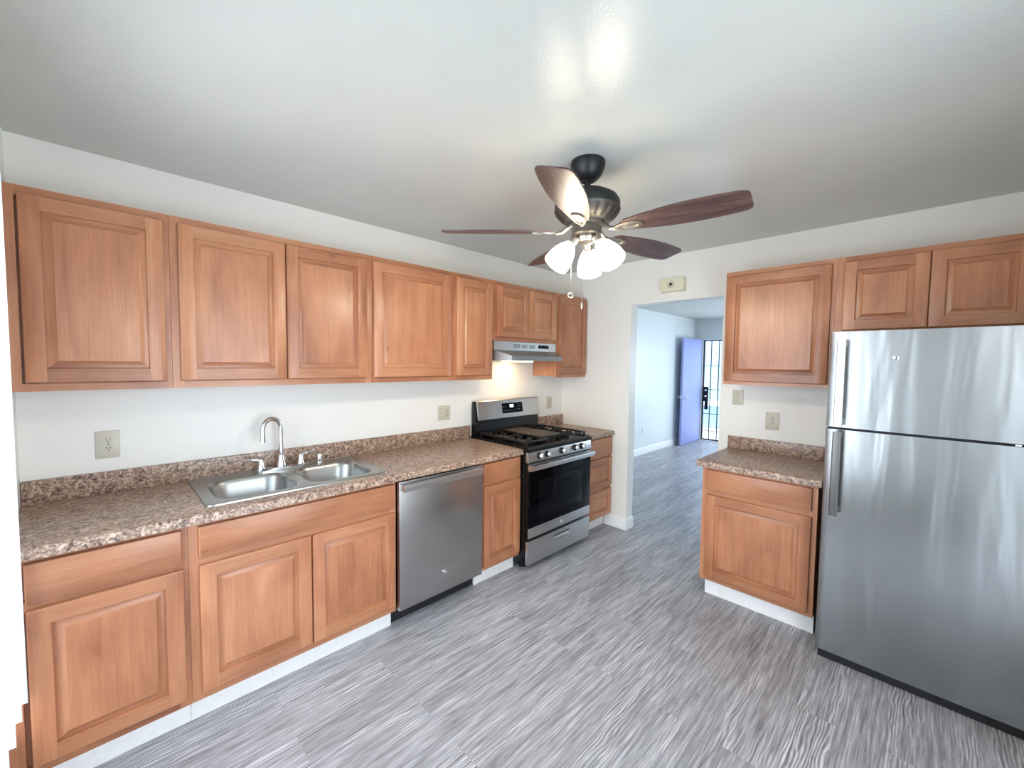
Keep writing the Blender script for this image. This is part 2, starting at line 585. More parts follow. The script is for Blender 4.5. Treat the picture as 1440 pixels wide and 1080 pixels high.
# door threshold at the front door
struct(B(GX0, GX1, YF-0.01, YF+0.12, 0, 0.014).build('trim_1', 'white', smooth=False))

# ------------------------------------------------------------------ cabinets
def panel_door(name, parent, P, u0, u1, v0, v1, th=0.019, fw=0.056, slab=False):
    """P maps (u, v, w) to world: w is out of the face. One mesh; stiles upright grain, rails level grain."""
    bm = bmesh.new()
    def q(pts, mi):
        f = bm.faces.new([bm.verts.new(P(*p)) for p in pts])
        f.material_index = mi
    def ring(ins):
        return (u0+ins, u1-ins, v0+ins, v1-ins)
    def strip(A, wa, Bb, wb, mis):
        a0, a1, c0, c1 = A
        b0, b1, d0, d1 = Bb
        q([(a0, c0, wa), (a1, c0, wa), (b1, d0, wb), (b0, d0, wb)], mis[1])
        q([(a1, c0, wa), (a1, c1, wa), (b1, d1, wb), (b1, d0, wb)], mis[0])
        q([(a1, c1, wa), (a0, c1, wa), (b0, d1, wb), (b1, d1, wb)], mis[1])
        q([(a0, c1, wa), (a0, c0, wa), (b0, d0, wb), (b0, d1, wb)], mis[0])
    e = 0.005
    vm = (0, 1)
    R0, R1 = ring(0), ring(e)
    strip(R0, 0, R0, th-e, vm)
    strip(R0, th-e, ring(e*0.3), th-e*0.3, vm)
    strip(ring(e*0.3), th-e*0.3, R1, th, vm)
    if slab:
        a0, a1, c0, c1 = R1
        q([(a0, c0, th), (a1, c0, th), (a1, c1, th), (a0, c1, th)], 1)
    else:
        a0, a1, c0, c1 = R1
        f0, f1, g0, g1 = ring(fw)
        q([(a0, c0, th), (f0, c0, th), (f0, c1, th), (a0, c1, th)], 0)
        q([(f1, c0, th), (a1, c0, th), (a1, c1, th), (f1, c1, th)], 0)
        q([(f0, c0, th), (f1, c0, th), (f1, g0, th), (f0, g0, th)], 1)
        q([(f0, g1, th), (f1, g1, th), (f1, c1, th), (f0, c1, th)], 1)
        strip(ring(fw), th, ring(fw+0.002), th-0.003, vm)
        strip(ring(fw+0.002), th-0.003, ring(fw+0.0025), th-0.0125, vm)
        strip(ring(fw+0.0025), th-0.0125, ring(fw+0.0055), th-0.0125, vm)
        strip(ring(fw+0.0055), th-0.0125, ring(fw+0.013), th-0.0105, vm)
        strip(ring(fw+0.013), th-0.0105, ring(fw+0.029), th-0.0035, vm)
        strip(ring(fw+0.029), th-0.0035, ring(fw+0.031), th-0.0012, vm)
        a0, a1, c0, c1 = ring(fw+0.031)
        q([(a0, c0, th-0.0012), (a1, c0, th-0.0012), (a1, c1, th-0.0012), (a0, c1, th-0.0012)], 0)
    b0, b1, d0, d1 = R0
    q([(b0, d0, 0), (b0, d1, 0), (b1, d1, 0), (b1, d0, 0)], 0)
    m = MB()
    m.bm.free()
    m.bm = bm
    return m.build(name, ['wv', 'wh'], parent)

def LEFT(X0):
    return lambda u, v, w: (X0+w, u, v)
def BACK(Y0):
    return lambda u, v, w: (u, Y0-w, v)

def frame_mb(P, u0, u1, v0, v1, us, vs, depth=0.019, sw=0.038):
    """face frame: outer stiles, rails, plus extra stiles us and rails vs (centre lines)."""
    m = MB()
    def bar(a0, a1, b0, b1, mi):
        p, q = P(a0, b0, -depth), P(a1, b1, 0)
        m.box(p[0], q[0], p[1], q[1], p[2], q[2], mi)
    bar(u0, u0+sw, v0, v1, 0)
    bar(u1-sw, u1, v0, v1, 0)
    bar(u0+sw, u1-sw, v0, v0+sw*0.8, 1)
    bar(u0+sw, u1-sw, v1-sw, v1, 1)
    for u in us:
        bar(u-sw/2, u+sw/2, v0+sw*0.8, (vs[0]-sw/2) if vs else v1-sw, 0)
    for v in vs:
        bar(u0+sw, u1-sw, v-sw/2, v+sw/2, 1)
    return m

FU = 0.286           # face of the wall-cabinet frame
FB = 0.600           # face of the base-cabinet frame
UG = 'wooden wall cabinets'
BG = 'wooden base cabinets'
def wall_cab_left(y0, y1, z0, z1, doors, label):
    t = thing('wall_cabinet', label, 'cabinet', (0.001, y0, z0), UG)
    y0 += 0.0006
    y1 -= 0.0006
    B(0.001, FU-0.0192, y0, y1, z0+0.012, z1, 0).build('body', ['wv'], t, smooth=False)
    P = LEFT(FU)
    us = [(a[1]+b[0])/2 for a, b in zip(doors, doors[1:])]
    frame_mb(P, y0, y1, z0, z1, us, []).build('face_frame', ['wv', 'wh'], t, smooth=False)
    for a, b in doors:
        panel_door('door', t, LEFT(FU+0.0005), a, b, z0+0.032, z1-0.030)
    return t
UZ0, UZ1 = 1.414, 2.184
wall_cab_left(-3.672, -3.192, UZ0, UZ1, [(-3.625, -3.213)], 'large single-door wooden wall cabinet at the far left end of the upper row')
wall_cab_left(-3.192, -2.248, UZ0, UZ1, [(-3.163, -2.724), (-2.719, -2.279)], 'wide two-door wooden wall cabinet hanging above the kitchen sink')
wall_cab_left(-2.248, -1.627, UZ0, UZ1, [(-2.236, -1.661)], 'broad single-door wooden wall cabinet hanging above the dishwasher')
wall_cab_left(-1.627, -1.248, UZ0, UZ1, [(-1.605, -1.266)], 'narrow single-door wooden wall cabinet just left of the range hood')
wall_cab_left(-1.248, -0.466, 1.719, UZ1, [(-1.216, -0.852), (-0.848, -0.484)], 'short two-door wooden wall cabinet directly above the range hood')
wall_cab_left(-0.466, -0.001, UZ0, UZ1, [(-0.446, -0.012)], 'single-door wooden wall cabinet in the corner right of the range hood')

def wall_cab_back(x0, x1, z0, z1, doors, label):
    Y0 = -0.319
    t = thing('wall_cabinet', label, 'cabinet', (x0, -0.001, z0), UG)
    x0 += 0.0006
    x1 -= 0.0006
    B(x0, x1, Y0+0.0192, -0.001, z0+0.012, z1).build('body', ['wv'], t, smooth=False)
    us = [(a[1]+b[0])/2 for a, b in zip(doors, doors[1:])]
    frame_mb(BACK(Y0), x0, x1, z0, z1, us, []).build('face_frame', ['wv', 'wh'], t, smooth=False)
    for a, b in doors:
        panel_door('door', t, BACK(Y0-0.0005), a, b, z0+(0.022 if z0 < 1.5 else 0.022), z1-0.030)
    return t
wall_cab_back(1.678, 2.288, UZ0, UZ1, [(1.690, 2.266)], 'square single-door wooden wall cabinet beside the doorway, above the small counter')
wall_cab_back(2.288, 3.062, 1.735, UZ1, [(2.323, 2.676), (2.680, 3.030)], 'short two-door wooden wall cabinet above the refrigerator')

TOEX = 0.540
def base_cab_left(y0, y1, label, fronts, vs, us=(), ytoe=None, dyn=0):
    t = thing('base_cabinet', label, 'cabinet', (0.001, y0, 0), BG)
    y0 += 0.0006
    y1 -= 0.0006
    if dyn:     # sink base: open-topped box so the basins fit inside
        m = MB()
        m.box(0.001, 0.02, y0, y1, 0.114, 0.68).box(0.02, FB-0.0192, y0, y0+0.018, 0.114, 0.874)
        m.box(0.02, FB-0.0192, y1-0.018, y1, 0.114, 0.874).box(0.02, FB-0.0192, y0+0.018, y1-0.018, 0.114, 0.132)
        m.build('body', ['wv'], t, smooth=False)
    else:
        B(0.001, FB-0.0192, y0, y1, 0.114, 0.874).build('body', ['wv'], t, smooth=False)
    frame_mb(LEFT(FB), y0, y1, 0.114, 0.874, us, vs).build('face_frame', ['wv', 'wh'], t, smooth=False)
    for nm, a, b, z0, z1, kind in fronts:
        if kind == 's':
            panel_door(nm, t, LEFT(FB+0.0005), a, b, z0, z1, slab=True)
        else:
            panel_door(nm, t, LEFT(FB+0.0005), a, b, z0, z1, fw=0.056 if kind == 'p' else 0.044)
    a, b = ytoe or (y0, y1)
    tk = B(TOEX-0.012, TOEX, a, b, 0.0, 0.1135).build('toe_kick', 'white', t, smooth=False)
    tk['label'] = 'white painted toe kick'
    return t
base_cab_left(YN+0.004, -3.190, 'wooden base cabinet, one drawer over one door, at the far left counter end',
              [('drawer', -3.622, -3.211, 0.716, 0.858, 's'), ('door', -3.622, -3.208, 0.148, 0.697, 'p')], [0.706])
base_cab_left(-3.190, -2.259, 'wide wooden sink base cabinet with false front and two doors under the kitchen sink',
              [('false_front', -3.156, -2.274, 0.724, 0.858, 's'), ('door', -3.156, -2.719, 0.148, 0.694, 'p'),
               ('door', -2.713, -2.268, 0.148, 0.694, 'p')], [0.709], [-2.716], dyn=1)
base_cab_left(-1.634, -1.247, 'narrow wooden base cabinet between dishwasher and gas range, one drawer over one door',
              [('drawer', -1.612, -1.260, 0.722, 0.860, 's'), ('door', -1.610, -1.257, 0.142, 0.700, 'p')], [0.711])
base_cab_left(-0.450, -0.001, 'wooden base cabinet with three stacked drawers right of the gas range',
              [('drawer', -0.436, -0.008, 0.694, 0.862, 's'), ('drawer', -0.436, -0.008, 0.402, 0.674, 'd'),
               ('drawer', -0.436, -0.008, 0.128, 0.370, 'd')], [0.684, 0.386], ytoe=(-0.450, -0.014))
# base cabinet beside the refrigerator, on the back wall
t = thing('base_cabinet', 'wooden base cabinet between the doorway and the refrigerator, one drawer over one door', 'cabinet', (1.665, -0.013, 0), BG)
B(1.665, 2.291, -0.591+0.0192, -0.001, 0.114, 0.874).build('body', ['wv'], t, smooth=False)
frame_mb(BACK(-0.591), 1.665, 2.291, 0.114, 0.874, [], [0.714]).build('face_frame', ['wv', 'wh'], t, smooth=False)
panel_door('drawer', t, BACK(-0.5915), 1.696, 2.264, 0.728, 0.860, slab=True)
panel_door('door', t, BACK(-0.5915), 1.697, 2.267, 0.140, 0.695)
B(1.686, 2.291, -0.541, -0.529, 0, 0.1135).build('toe_kick', 'white', t, smooth=False)['label'] = 'white painted toe kick'

# ------------------------------------------------------------------ counters
CT, CB = 0.914, 0.8755
def ct_prof(x0, x1):
    """(x, z) profile with a softly rounded front edge"""
    r = 0.011
    pts = [(x0, CB), (x1, CB)]
    for k in range(6):
        a = k/5*PI/2
        pts.append((x1-r+r*math.cos(a), CT-r+r*math.sin(a)))
    pts.append((x0, CT))
    return pts
SX0, SX1, SY0, SY1 = 0.072, 0.536, -3.092, -2.305       # sink cut-out
t = thing('countertop', 'long brown speckled laminate countertop holding the sink, left of the gas range', 'countertop', (0.001, YN+0.004, CB), 'speckled countertops')
m = MB()
YL = YN+0.003
m.prism(ct_prof(0.001, 0.635), 'y', YL, SY0)
m.prism(ct_prof(SX1, 0.635), 'y', SY0, SY1)
m.box(0.001, SX0, SY0, SY1, CB, CT)
m.prism(ct_prof(0.001, 0.635), 'y', SY1, -1.248)
m.build('slab', 'granite', t)
B(0.001, 0.020, YL, -1.248, CT, 1.016, bev=0.003).build('backsplash', 'granite', t)
t = thing('countertop', 'short brown speckled countertop in the corner right of the gas range', 'countertop', (0.001, -0.45, CB), 'speckled countertops')
MB().prism(ct_prof(0.001, 0.635), 'y', -0.449, -0.002).build('slab', 'granite', t)
B(0.001, 0.020, -0.449, -0.002, CT, 1.016, bev=0.003).build('backsplash', 'granite', t)
t = thing('countertop', 'small brown speckled countertop beside the refrigerator', 'countertop', (1.63, -0.615, CB), 'speckled countertops')
m = MB()
m.prism([(-a, z) for a, z in ct_prof(0.001, 0.618)], 'x', 1.632, 2.308)
m.build('slab', 'granite', t)
B(1.632, 2.308, -0.020, -0.001, CT, 1.008, bev=0.003).build('backsplash', 'granite', t)

# ------------------------------------------------------------------ sink
def rrect(x0, x1, y0, y1, r, n=8):
    pts = []
    for cx, cy, a0 in ((x1-r, y1-r, 0), (x0+r, y1-r, 90), (x0+r, y0+r, 180), (x1-r, y0+r, 270)):
        for k in range(n+1):
            a = math.radians(a0+90*k/n)
            pts.append((cx+r*math.cos(a), cy+r*math.sin(a)))
    return pts
t = thing('kitchen_sink', 'stainless steel double-bowl sink set into the long countertop', 'sink', (0.04, -3.11, CT))
RZ = 0.9205
bowls = [(0.150, 0.515, -3.072, -2.716), (0.150, 0.515, -2.676, -2.325)]
m = MB()
bm = m.bm
edges = []
def loop(pts, z):
    vs = [bm.verts.new((x, y, z)) for x, y in pts]
    return vs, [bm.edges.new((vs[i], vs[(i+1) % len(vs)])) for i in range(len(vs))]
ov, oe = loop(rrect(0.047, 0.551, -3.112, -2.286, 0.028), RZ)
edges += oe
for b in bowls:
    _, e = loop(rrect(*b, 0.085), RZ)
    edges += e
bmesh.ops.triangle_fill(bm, edges=edges, use_beauty=True)
n = len(ov)
for ins, z in ((0.0015, RZ+0.0025), (0.006, RZ+0.0028), (0.0095, RZ+0.0005), (0.011, CT+0.0005)):
    o2 = [bm.verts.new((x, y, z)) for x, y in rrect(0.047-ins, 0.551+ins, -3.112-ins, -2.286+ins, 0.028+ins*0.4)]
    for i in range(n):
        bm.faces.new((ov[i], o2[i], o2[(i+1) % n], ov[(i+1) % n]))
    ov = o2
m.build('rim', 'sink', t)
for b in bowls:
    m = MB()
    prev = None
    for ins, z, r in ((0, RZ, 0.085), (0.004, RZ-0.004, 0.085), (0.012, RZ-0.02, 0.085), (0.022, 0.80, 0.085), (0.03, 0.765, 0.09),
                      (0.045, 0.748, 0.09), (0.07, 0.742, 0.08)):
        vs = [m.bm.verts.new((x, y, z)) for x, y in rrect(b[0]+ins, b[1]-ins, b[2]+ins, b[3]-ins, r)]
        if prev:
            for i in range(len(vs)):
                j = (i+1) % len(vs)
                m.bm.faces.new((prev[i], prev[j], vs[j], vs[i]))
        prev = vs
    m.bm.faces.new(prev)
    bs = m.build('basin', 'sink', t)
    cx, cy = (b[0]+b[1])/2, (b[2]+b[3])/2
    MB().lathe([(0.0, 0.7455), (0.03, 0.7455), (0.044, 0.7475), (0.046, 0.743)], (cx, cy, 0), 24).build('drain', 'chrome', bs)

# faucet
FX, FY = 0.094, -2.703
t = thing('faucet', 'chrome gooseneck kitchen faucet with two lever handles on the sink deck', 'faucet', (FX, FY, RZ))
m = MB()
m.prism(rrect(FX-0.028, FX+0.028, FY-0.128, FY+0.128, 0.027), 'z', RZ+0.001, RZ+0.016, bev=0.003)
m.build('base_plate', 'chrome', t)
m = MB()
m.lathe([(0.027, 0.017), (0.026, 0.026), (0.020, 0.050), (0.0165, 0.072), (0.0145, 0.080), (0.0, 0.080)], (FX, FY, RZ), 28)
d = Vector((0.30, -0.95, 0)).normalized()
pts = [Vector((FX, FY, RZ+0.07)), Vector((FX, FY, RZ+0.14)), Vector((FX, FY, RZ+0.20))]
R0 = 0.052
for k in range(1, 15):
    a = PI - k/14*PI*1.02
    pts.append(Vector((FX, FY, RZ+0.235)) + d*(R0+R0*math.cos(a)) + Vector((0, 0, R0*1.15*math.sin(a))))
e = pts[-1]
pts += [e+Vector((0, 0, -0.02)), e+Vector((0, 0, -0.021)), e+Vector((0, 0, -0.062))]
m.tube(pts, [0.0125]*(len(pts)-2)+[0.0135, 0.0165], 18)
m.build('spout', 'chrome', t)
for sgn in (-1, 1):
    m = MB()
    hy = FY+sgn*0.103
    m.lathe([(0.021, 0.017), (0.020, 0.024), (0.014, 0.045), (0.0135, 0.060), (0.010, 0.070), (0.0, 0.072)], (FX+0.004, hy, RZ), 24)
    m.tube([(FX+0.004, hy, RZ+0.060), (FX+0.006, hy+sgn*0.018, RZ+0.070), (FX+0.002, hy+sgn*0.05, RZ+0.074), (FX-0.004, hy+sgn*0.082, RZ+0.073)],
           [0.010, 0.009, 0.007, 0.0055], 12)
    m.build('lever_handle', 'chrome', t)
m = MB()
m.lathe([(0.021, 0.001), (0.020, 0.010), (0.0165, 0.014), (0.0165, 0.050), (0.014, 0.056), (0.0, 0.057)], (0.090, -2.490, RZ), 24)
tag(m.build('air_gap', 'chrome'), 'small chrome air gap cap on the sink deck right of the faucet', 'sink fitting')

# ------------------------------------------------------------------ dishwasher
def monogram(parent, P, R):
    """round script badge: ring and curling strokes, P maps (u, v, w)"""
    m = MB()
    m.tube([P(R*math.cos(a), R*math.sin(a), 0.0015) for a in [2*PI*k/28 for k in range(29)]], R*0.07, 6)
    for cx, sg in ((-0.33, 1), (0.33, -1)):
        pts = []
        for k in range(22):
            a = math.radians(60 + k*15)
            rr = R*(0.30-0.004*k)
            pts.append(P(R*cx+sg*rr*math.cos(a), rr*1.5*math.sin(a), 0.0015))
        m.tube(pts, R*0.09, 6)
    m.tube([P(-R*0.45, -R*0.62, 0.0015), P(-R*0.1, -R*0.05, 0.002), P(R*0.3, R*0.62, 0.0015)], R*0.08, 6)
    return m.build('badge', 'chrome', parent)
t = thing('dishwasher', 'stainless steel dishwasher with bar handle under the countertop', 'dishwasher', (0.02, -2.255, 0))
B(0.03, 0.595, -2.250, -1.640, 0.115, 0.872).build('body', 'blackm', t, smooth=False)
B(0.597, 0.632, -2.253, -1.637, 0.117, 0.866, bev=0.004).build('door', 'dwsteel', t)
dr = t.children[1]
m = MB()
prof = [(0.664, 0.814), (0.672, 0.818), (0.675, 0.836), (0.672, 0.853), (0.664, 0.858), (0.660, 0.836)]
m.prism(prof, 'y', -2.248, -1.665)
m.box(0.6322, 0.666, -2.244, -2.228, 0.822, 0.850, bev=0.003)
m.box(0.6322, 0.666, -1.685, -1.669, 0.822, 0.850, bev=0.003)
m.build('handle', 'handle', t)
monogram(t, lambda u, v, w: (0.6322+w, -1.946+u, 0.247+v), 0.015)
B(0.50, 0.528, -2.255, -1.640, 0.004, 0.1145).build('toe_panel', 'blackm', t, smooth=False)

# ------------------------------------------------------------------ gas range
RY0, RY1 = -1.243, -0.455
t = thing('gas_range', 'stainless steel and black freestanding gas range with five burners', 'stove', (0.02, RY0, 0))
B(0.02, 0.652, RY0, RY1, 0.035, 0.892, bev=0.004).build('body', 'black', t)
for y in (RY0+0.05, RY1-0.05):
    for x in (0.08, 0.58):
        MB().lathe([(0.018, 0.0), (0.018, 0.036)], (x, y, 0), 12).build('leveling_foot', 'blackm', t)
m = MB()
m.prism([(0.02, 0.8925), (0.655, 0.8925), (0.686, 0.893), (0.690, 0.905), (0.676, 0.922), (0.655, 0.930), (0.642, 0.922), (0.03, 0.922), (0.02, 0.922)], 'y', RY0-0.002, RY1+0.002)
m.box(0.02, 0.655, RY0-0.002, RY0+0.012, 0.920, 0.930, bev=0.003)
m.box(0.02, 0.655, RY1-0.012, RY1+0.002, 0.920, 0.930, bev=0.003)
m.build('cooktop', 'black', t)
# burners
for bx, by, r in ((0.20, -1.085, 0.038), (0.50, -1.085, 0.046), (0.20, -0.613, 0.038), (0.50, -0.613, 0.046), (0.35, -0.849, 0.05)):
    m = MB()
    m.lathe([(r*1.15, 0.9225), (r*1.1, 0.932), (r, 0.934), (r, 0.941), (r*0.6, 0.944), (0, 0.944)], (bx, by, 0), 24)
    m.build('burner', 'iron', t)
# grates
def grate(y0, y1):
    m = MB()
    z0, z1, w = 0.950, 0.966, 0.0075
    x0, x1 = 0.105, 0.640
    for y in (y0, y1-2*w):
        m.box(x0, x1, y, y+2*w, z0, z1, bev=0.003)
    for x in (x0, x1-2*w, (x0+x1)/2-w):
        m.box(x, x+2*w, y0+0.003, y1-0.003, z0, z1-0.001, bev=0.003)
    yc = (y0+y1)/2
    n = 8
    for k in range(n):
        x = x0+0.045+(x1-x0-0.09)*k/(n-1)
        if abs(x-(x0+x1)/2) < 0.02:
            continue
        L = 0.042 if (k % 4) in (1, 2) else 0.085
        for s, ye in ((1, y0), (-1, y1)):
            m.prism([(ye+s*0.004, z0+0.002), (ye+s*L, z0+0.004), (ye+s*(L+0.004), z1+0.006), (ye+s*(L-0.012), z1+0.006), (ye+s*(L-0.03), z1), (ye+s*0.004, z1)],
                    'x', x-w*0.8, x+w*0.8)
    for bx in (0.20, 0.50):
        m.box(bx-0.085, bx-0.025, yc-w*0.8, yc+w*0.8, z0, z1+0.004, bev=0.002)
        m.box(bx+0.025, bx+0.085, yc-w*0.8, yc+w*0.8, z0, z1+0.004, bev=0.002)
    for x in (x0+w, x1-w):
        for y in (y0+w, y1-w):
            m.box(x-w, x+w, y-w, y+w, 0.9225, z0+0.004)
    return m.build('grate', 'iron', t)
grate(-1.218, -0.972)
grate(-0.726, -0.480)
m = MB()
m.box(0.115, 0.565, -0.966, -0.732, 0.952, 0.966, bev=0.005)
m.build('griddle', 'griddle', t)
m = MB()
for x in (0.105, 0.567):
    m.box(x, x+0.010, -0.968, -0.730, 0.935, 0.965, bev=0.002)
for x in (0.14, 0.54):
    for y in (-0.955, -0.745):
        m.box(x-0.007, x+0.007, y-0.007, y+0.007, 0.9225, 0.955)
m.box(0.11, 0.57, -0.960, -0.950, 0.938, 0.951).box(0.11, 0.57, -0.748, -0.738, 0.938, 0.951)
m.build('griddle_stand', 'iron', t)
# control panel and knobs
m = MB()
m.prism([(0.655, 0.818), (0.680, 0.816), (0.684, 0.824), (0.676, 0.890), (0.655, 0.891)], 'y', RY0-0.001, RY1+0.001, bev=0.0015)
m.build('control_panel', 'steel', t)
kn = Vector((0.992, 0, 0.12)).normalized()
for ky in (-1.127, -1.037, -0.856, -0.686, -0.592):
    m = MB()
    c = Vector((0.6805, ky, 0.857))
    m.lathe([(0.0255, 0.0), (0.0255, 0.004), (0.022, 0.006), (0.021, 0.020), (0.019, 0.023), (0.0, 0.023)], c, 28, axis=kn)
    k = m.build('knob', 'blackm', t)
    g = MB()
    g.lathe([(0.0195, 0.0232), (0.0195, 0.027), (0.0175, 0.030), (0.0, 0.030)], c, 28, axis=kn)
    g.box(c.x+0.024, c.x+0.043, ky-0.005, ky+0.005, c.z-0.016, c.z+0.022, bev=0.003)
    g.build('knob_cap', 'handle', k)
# oven door
m = MB()
m.box(0.655, 0.680, RY0+0.004, RY1-0.004, 0.248, 0.806, bev=0.003)
dr = m.build('oven_door', 'black', t)
B(0.6785, 0.6825, RY0+0.005, RY1-0.005, 0.250, 0.3255, bev=0.001).build('lower_trim', 'steel', dr)
B(0.6785, 0.6825, RY0+0.005, RY1-0.005, 0.7525, 0.8045, bev=0.001).build('upper_trim', 'steel', dr)
m = MB()
m.box(0.6802, 0.6832, RY0+0.005, RY1-0.005, 0.326, 0.752, bev=0.001)
m.build('glass', 'glassb', dr)
m = MB()
m.box(0.6836, 0.6842, RY0+0.115, RY1-0.125, 0.395, 0.672, bev=0.0002)
m.build('window', 'glassw', dr)
m = MB()
hp = [(0.712, 0.760), (0.724, 0.764), (0.728, 0.782), (0.724, 0.800), (0.714, 0.803), (0.708, 0.798), (0.706, 0.766)]
m.prism(hp, 'y', RY0-0.004, RY1+0.002)
for y in (RY0-0.003, RY1-0.023):
    m.prism([(0.6805, 0.766), (0.712, 0.764), (0.716, 0.800), (0.6805, 0.800)], 'y', y, y+0.024)
m.build('handle', 'handle', dr)
m = MB()
for k, (a, b) in enumerate(((-1.13, -1.04), (-1.03, -0.86), (-0.83, -0.66), (-0.645, -0.56))):
    m.box(0.6810, 0.6832, a, b, 0.795, 0.799)
    m.box(0.6810, 0.6832, a, b, 0.785, 0.789)
m.build('vent_slots', 'blackm', dr, smooth=False)
monogram(dr, lambda u, v, w: (0.6825+w, -0.850+u, 0.288+v), 0.015)
B(0.640, 0.676, RY0+0.002, RY1-0.002, 0.806, 0.8165).build('seal', 'blackm', t, smooth=False)
# drawer with recessed handle
m = MB()
m.box(0.655, 0.682, RY0+0.004, RY1-0.004, 0.050, 0.229, bev=0.004)
dr = m.build('drawer', 'steel', t)
m = MB()
m.box(0.6822, 0.6828, -0.936, -0.735, 0.160, 0.196)
m.build('handle_recess', 'blackm', dr, smooth=False)
m = MB()
m.box(0.6825, 0.692, -0.940, -0.730, 0.156, 0.164, bev=0.002)
m.box(0.6825, 0.690, -0.752, -0.731, 0.160, 0.198, bev=0.002)
m.prism([(0.6825, 0.166), (0.690, 0.166), (0.6832, 0.186)], 'y', -0.934, -0.754)
m.build('handle', 'handle', dr)
# backguard
BY0, BY1 = RY0+0.010, RY1-0.010
m = MB()
m.prism([(0.021, 0.923), (0.090, 0.923), (0.086, 0.935), (0.078, 1.058), (0.070, 1.060), (0.048, 1.216), (0.021, 1.218)], 'y', BY0, BY1, bev=0.002)
bgd = m.build('backguard', 'black', t)
m = MB()
m.prism([(0.079, 1.060), (0.094, 1.058), (0.098, 1.063), (0.074, 1.216), (0.068, 1.222), (0.040, 1.222), (0.040, 1.2185), (0.051, 1.2185)], 'y', BY0+0.012, BY1-0.002, bev=0.001)
m.build('control_fascia', 'steel', bgd)
def FAS(y, s, w=0.0):      # point on the slanted fascia; s runs up it from the lower edge
    a = Vector((0.0965, y, 1.0725))
    dv = Vector((0.074-0.098, 0, 1.216-1.063)).normalized()
    nv = Vector((dv.z, 0, -dv.x))
    p = a+dv*s+nv*w
    return (p.x, p.y, p.z)
def fbox(m, y0, y1, s0, s1, w0, w1, mi=0):
    bm = bmesh.new()
    v = [bm.verts.new(FAS(y, s, w_)) for y in (y0, y1) for s in (s0, s1) for w_ in (w0, w1)]
    for q in ((0, 1, 3, 2), (4, 6, 7, 5), (0, 4, 5, 1), (2, 3, 7, 6), (0, 2, 6, 4), (1, 5, 7, 3)):
        bm.faces.new([v[i] for i in q])
    m.absorb(bm, mi)
m = MB()
fbox(m, -0.948, -0.694, 0.028, 0.117, 0.0, 0.0025)
dsp = m.build('display', 'glassb', bgd)
m = MB()
def digit(y, s, hgt, wd):
    k = 0.0045
    for seg in ('t', 'm', 'b'):
        o = {'t': hgt-k, 'm': (hgt-k)/2, 'b': 0}[seg]
        fbox(m, y, y+wd, s+o, s+o+k, 0.0026, 0.0031)
    for yy in (y, y+wd-k):
        fbox(m, yy, yy+k, s, s+hgt, 0.0026, 0.0031)
digit(-0.852, 0.078, 0.024, 0.017)
digit(-0.829, 0.078, 0.024, 0.017)
m.build('digits', 'lcd', bgd, smooth=False)
for y, s in ((-0.935, 0.052), (-0.91, 0.052), (-0.88, 0.05), (-0.85, 0.049), (-0.81, 0.051), (-0.765, 0.057), (-0.75, 0.088), (-0.73, 0.086), (-0.74, 0.057), (-0.935, 0.088), (-0.91, 0.084)):
    m = MB()
    fbox(m, y, y+0.009, s-0.003, s+0.003, 0.0026, 0.003)
    m.build('key_icon', 'icon', bgd, smooth=False)

# ------------------------------------------------------------------ range hood
HY0, HY1 = -1.240, -0.474
t = thing('range_hood', 'slim stainless steel range hood fitted under the short wall cabinet', 'range hood', (0.002, HY0, 1.563))
m = MB()
bm = bmesh.new()
# canopy: full-width box at the back, tapered and sloped nose at the front
def hv(x, y, z):
    return bm.verts.new((x, y, z))
XN = 0.425
tp = 0.068
a = [hv(0.002, HY0, 1.563), hv(0.289, HY0, 1.563), hv(XN, HY0+tp, 1.563), hv(XN, HY1-tp, 1.563), hv(0.289, HY1, 1.563), hv(0.002, HY1, 1.563)]
b = [hv(0.002, HY0, 1.645), hv(0.289, HY0, 1.645), hv(XN, HY0+tp, 1.600), hv(XN, HY1-tp, 1.600), hv(0.289, HY1, 1.645), hv(0.002, HY1, 1.645)]
bm.faces.new(a)
bm.faces.new((b[0], b[1], b[4], b[5]))
bm.faces.new((b[1], b[2], b[3], b[4]))
for i in range(6):
    j = (i+1) % 6
    bm.faces.new((a[i], a[j], b[j], b[i]))
bmesh.ops.bevel(bm, geom=[e for e in bm.edges], offset=0.0015, segments=2, affect='EDGES')
m.absorb(bm)
m.build('canopy', 'hoodsteel', t)
B(0.003, 0.2895, HY0+0.002, HY1-0.002, 1.646, 1.7165).build('housing', 'handle', t, smooth=False)
m = MB()
for k in range(3):
    y = -1.02+k*0.095
    for r in range(4):
        m.box(0.2896, 0.2902, y, y+0.075, 1.671+r*0.0075, 1.6745+r*0.0075)
m.build('vent_slots', 'pewter', t, smooth=False)
B(0.2896, 0.2915, -0.712, -0.578, 1.671, 1.700).build('switch_panel', 'glassb', t, smooth=False)
sw = t.children[-1]
for y in (-0.69, -0.63):
    B(0.2917, 0.2945, y, y+0.028, 1.678, 1.694, bev=0.001).build('rocker_switch', 'blackm', sw)
B(0.10, 0.24, -0.98, -0.72, 1.552, 1.5628, bev=0.003).build('lamp_lens', 'hoodlamp', t)
l = area_light('range_hood_lamp', (0.17, -0.85, 1.549), (0.14, -0.85, 0.9), 0.12, 0.24, 1.2, (1.0, 0.62, 0.32))

